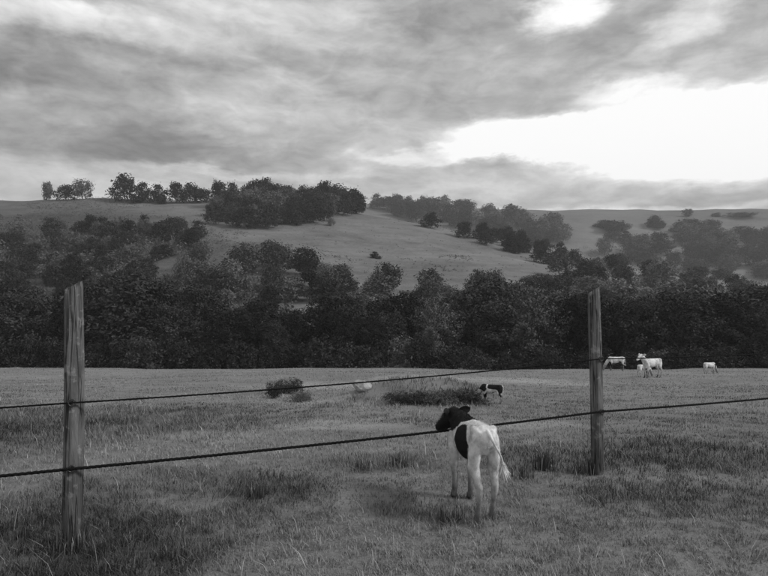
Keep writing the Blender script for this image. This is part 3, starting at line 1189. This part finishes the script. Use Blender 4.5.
# low bushes and the dark growth on the hump
brk = TreeKind('gorse_bush', 400, 0.9, 2.4, 'bush', 9000, 0.026, 'leaf_mid')
brk2 = TreeKind('gorse_bush', 401, 0.9, 2.0, 'bush', 9000, 0.026, 'leaf_dark')
for px, py, w, h, k, t in ((440, 404, 1.5, 0.34, brk, 'low grey gorse bush on the dark grassy hump behind the calf'),
                           (412, 403, 1.6, 0.30, brk2, 'flat dark gorse bush on the slope of the hump facing the boulder'),
                           (463, 402, 1.3, 0.34, brk2, 'dark gorse bush at the end of the hump facing the black and white calf'),
                           (289, 393, 1.2, 0.50, brk2, 'wide dark gorse bush in the open pasture between the two fence lines'),
                           (274, 398, 0.55, 0.50, brk2, 'narrow upright dark gorse bush beside the wide gorse bush'),
                           (301, 402, 0.8, 0.30, brk, 'small grey gorse bush beside the wide gorse bush')):
    place_tree(k, at(px, py, 4, 90), h, w, t, 'bush', None, sink=0.04)


def rush(px, py, h, n, label, seed):
    p = at(px, py, 2, 40)
    r = np.random.default_rng(seed)
    mb = MB()
    V, T, tone = [], [], []
    for i in range(n):
        b = r.normal(0, .05, 2); a = r.uniform(0, 6.28); ln = abs(r.normal(.15, .14)); L = h * r.uniform(.5, 1.1)
        d = np.array((math.cos(a), math.sin(a))); s = np.array((-d[1], d[0], 0)) * r.uniform(.002, .004)
        p0 = np.array((b[0], b[1], -.02)); p1 = np.array((*(b + d * ln * L * .5), L * .6)); p2 = np.array((*(b + d * ln * L * 1.5), L))
        k = len(V); V += [p0 - s, p0 + s, p1 + s * .8, p1 - s * .8, p2]
        T += [(k, k + 1, k + 2), (k, k + 2, k + 3), (k + 3, k + 2, k + 4)]
        tn = r.uniform(.05, .12) if r.random() < .85 else r.uniform(.3, .45)
        tone += [tn * .8, tn * .8, tn, tn, tn * 1.3]
    o = link('rush_tussock', mesh_from('rush_tussock', np.array(V), [np.array(T)], False, {'tone': np.array(tone)}), M['grass'])
    o.location = p
    tag(o, label, 'tussock')


rush(544, 470, .24, 170, 'upright dark rush tussock in the grass between the calf and a post', 1)
rush(399, 466, .15, 140, 'short dark tussock in the grass under the lower fence line', 2)
rush(362, 470, .13, 100, 'small thin tussock next to the short dark tussock', 3)
rush(523, 478, .13, 120, 'low spreading tussock at the rump side of the calf', 4)
rush(586, 474, .20, 130, 'tussock growing against the foot of the slimmer post', 5)
rush(258, 497, .13, 140, 'dark tussock on open turf below the lower fence line', 6)
rush(72, 552, .20, 170, 'dark tussock growing round the foot of the thicker post', 7)
rush(447, 521, .12, 110, 'tussock by the front feet of the calf', 8)


# ------------------------------------------------------------------ grass
def grass(n):
    r = np.random.default_rng(12)
    # more blades close by, fewer and coarser far off
    a, b, e = 2.0, 74.0, -0.75
    u = r.uniform(0, 1, n)
    Y = (a ** e + u * (b ** e - a ** e)) ** (1 / e)
    X = r.uniform(-1, 1, n) * (0.72 * Y + 1.6)
    clump = fbm(X * 1.7, Y * 1.7, 71, 3)
    tiny = np.where(Y < 9, fbm(X * 9, Y * 9, 81, 2), fbm(X * 3.5, Y * 2.2, 83, 2))
    keep = r.uniform(0, 1, n) < np.clip(0.25 + 1.9 * (tiny - 0.28), 0.12, 1)
    X, Y, clump, tiny = X[keep], Y[keep], clump[keep], tiny[keep]
    n = len(X)
    ro = rough_at(X, Y)
    far = np.maximum(1, Y / 5.0)
    h = (0.016 + 0.03 * np.clip(clump - 0.42, 0, 1) + 0.022 * tiny + 0.036 * ro) * r.uniform(0.5, 1.5, n) * far ** 0.15
    seed_head = (r.uniform(0, 1, n) < 0.004) & (Y < 20)
    h = np.where(seed_head, h * 1.6 + 0.07, h)
    wd = 0.0021 * far ** 0.95 * r.uniform(0.7, 1.4, n)
    ang = r.uniform(0, 2 * math.pi, n)
    d = np.stack([np.cos(ang), np.sin(ang)], 1)
    lean = np.abs(r.normal(0.6, 0.5, n)) * h
    s = np.stack([-d[:, 1], d[:, 0]], 1) * wd[:, None]
    z = terrain(X, Y) - 0.006
    base = np.stack([X, Y], 1)
    mid = base + d * (lean * 0.35)[:, None]
    tip = base + d * (lean * 1.1)[:, None]
    def c3(p, zz):
        return np.concatenate([p, zz[:, None]], 1)
    V = np.stack([c3(base - s, z), c3(base + s, z), c3(mid + s * .8, z + h * .6), c3(mid - s * .8, z + h * .6), c3(tip, z + h)], 1).reshape(-1, 3)
    k = np.arange(n) * 5
    Q = np.stack([k, k + 1, k + 2, k + 3], 1)
    T = np.stack([k + 3, k + 2, k + 4], 1)
    patch = fbm(X * 0.55, Y * 0.55, 91, 4)
    tone = 0.195 + 0.42 * (patch - 0.5) + r.normal(0, 0.05, n) - 0.10 * ro + 0.015 * sstep(7, 25, Y) + 0.09 * pale_at(X, Y)
    straw = r.uniform(0, 1, n) < 0.04
    tone = np.where(straw | seed_head, tone + 0.18, tone)
    tone = np.clip(tone, 0.04, 0.55)
    me = mesh_from('grass', V, [Q, T], False, {'tone': np.repeat(tone, 5)})
    tag(link('grass', me, M['grass']), 'short grazed pasture grass with rougher darker patches', 'grass', kind='stuff')


grass(600000)

# ------------------------------------------------------------------ air
HAZE = 0.0003
if HAZE:
    x0, x1, y0, y1, z0, z1 = -2600, 2600, -320, 1650, -30, 150
    V = np.array([(x, y, z) for z in (z0, z1) for y in (y0, y1) for x in (x0, x1)])
    Fh = [(0, 2, 3, 1), (4, 5, 7, 6), (0, 1, 5, 4), (2, 6, 7, 3), (0, 4, 6, 2), (1, 3, 7, 5)]
    hm = bpy.data.materials.new('air')
    hm.use_nodes = True
    hm.node_tree.nodes.clear()
    pv = hm.node_tree.nodes.new('ShaderNodeVolumePrincipled')
    pv.inputs['Color'].default_value = (0.9, 0.9, 0.9, 1)
    pv.inputs['Density'].default_value = HAZE
    ho = hm.node_tree.nodes.new('ShaderNodeOutputMaterial')
    hm.node_tree.links.new(pv.outputs[0], ho.inputs['Volume'])
    tag(link('haze', mesh_from('haze', V, [np.array(Fh)]), hm), kind='stuff')
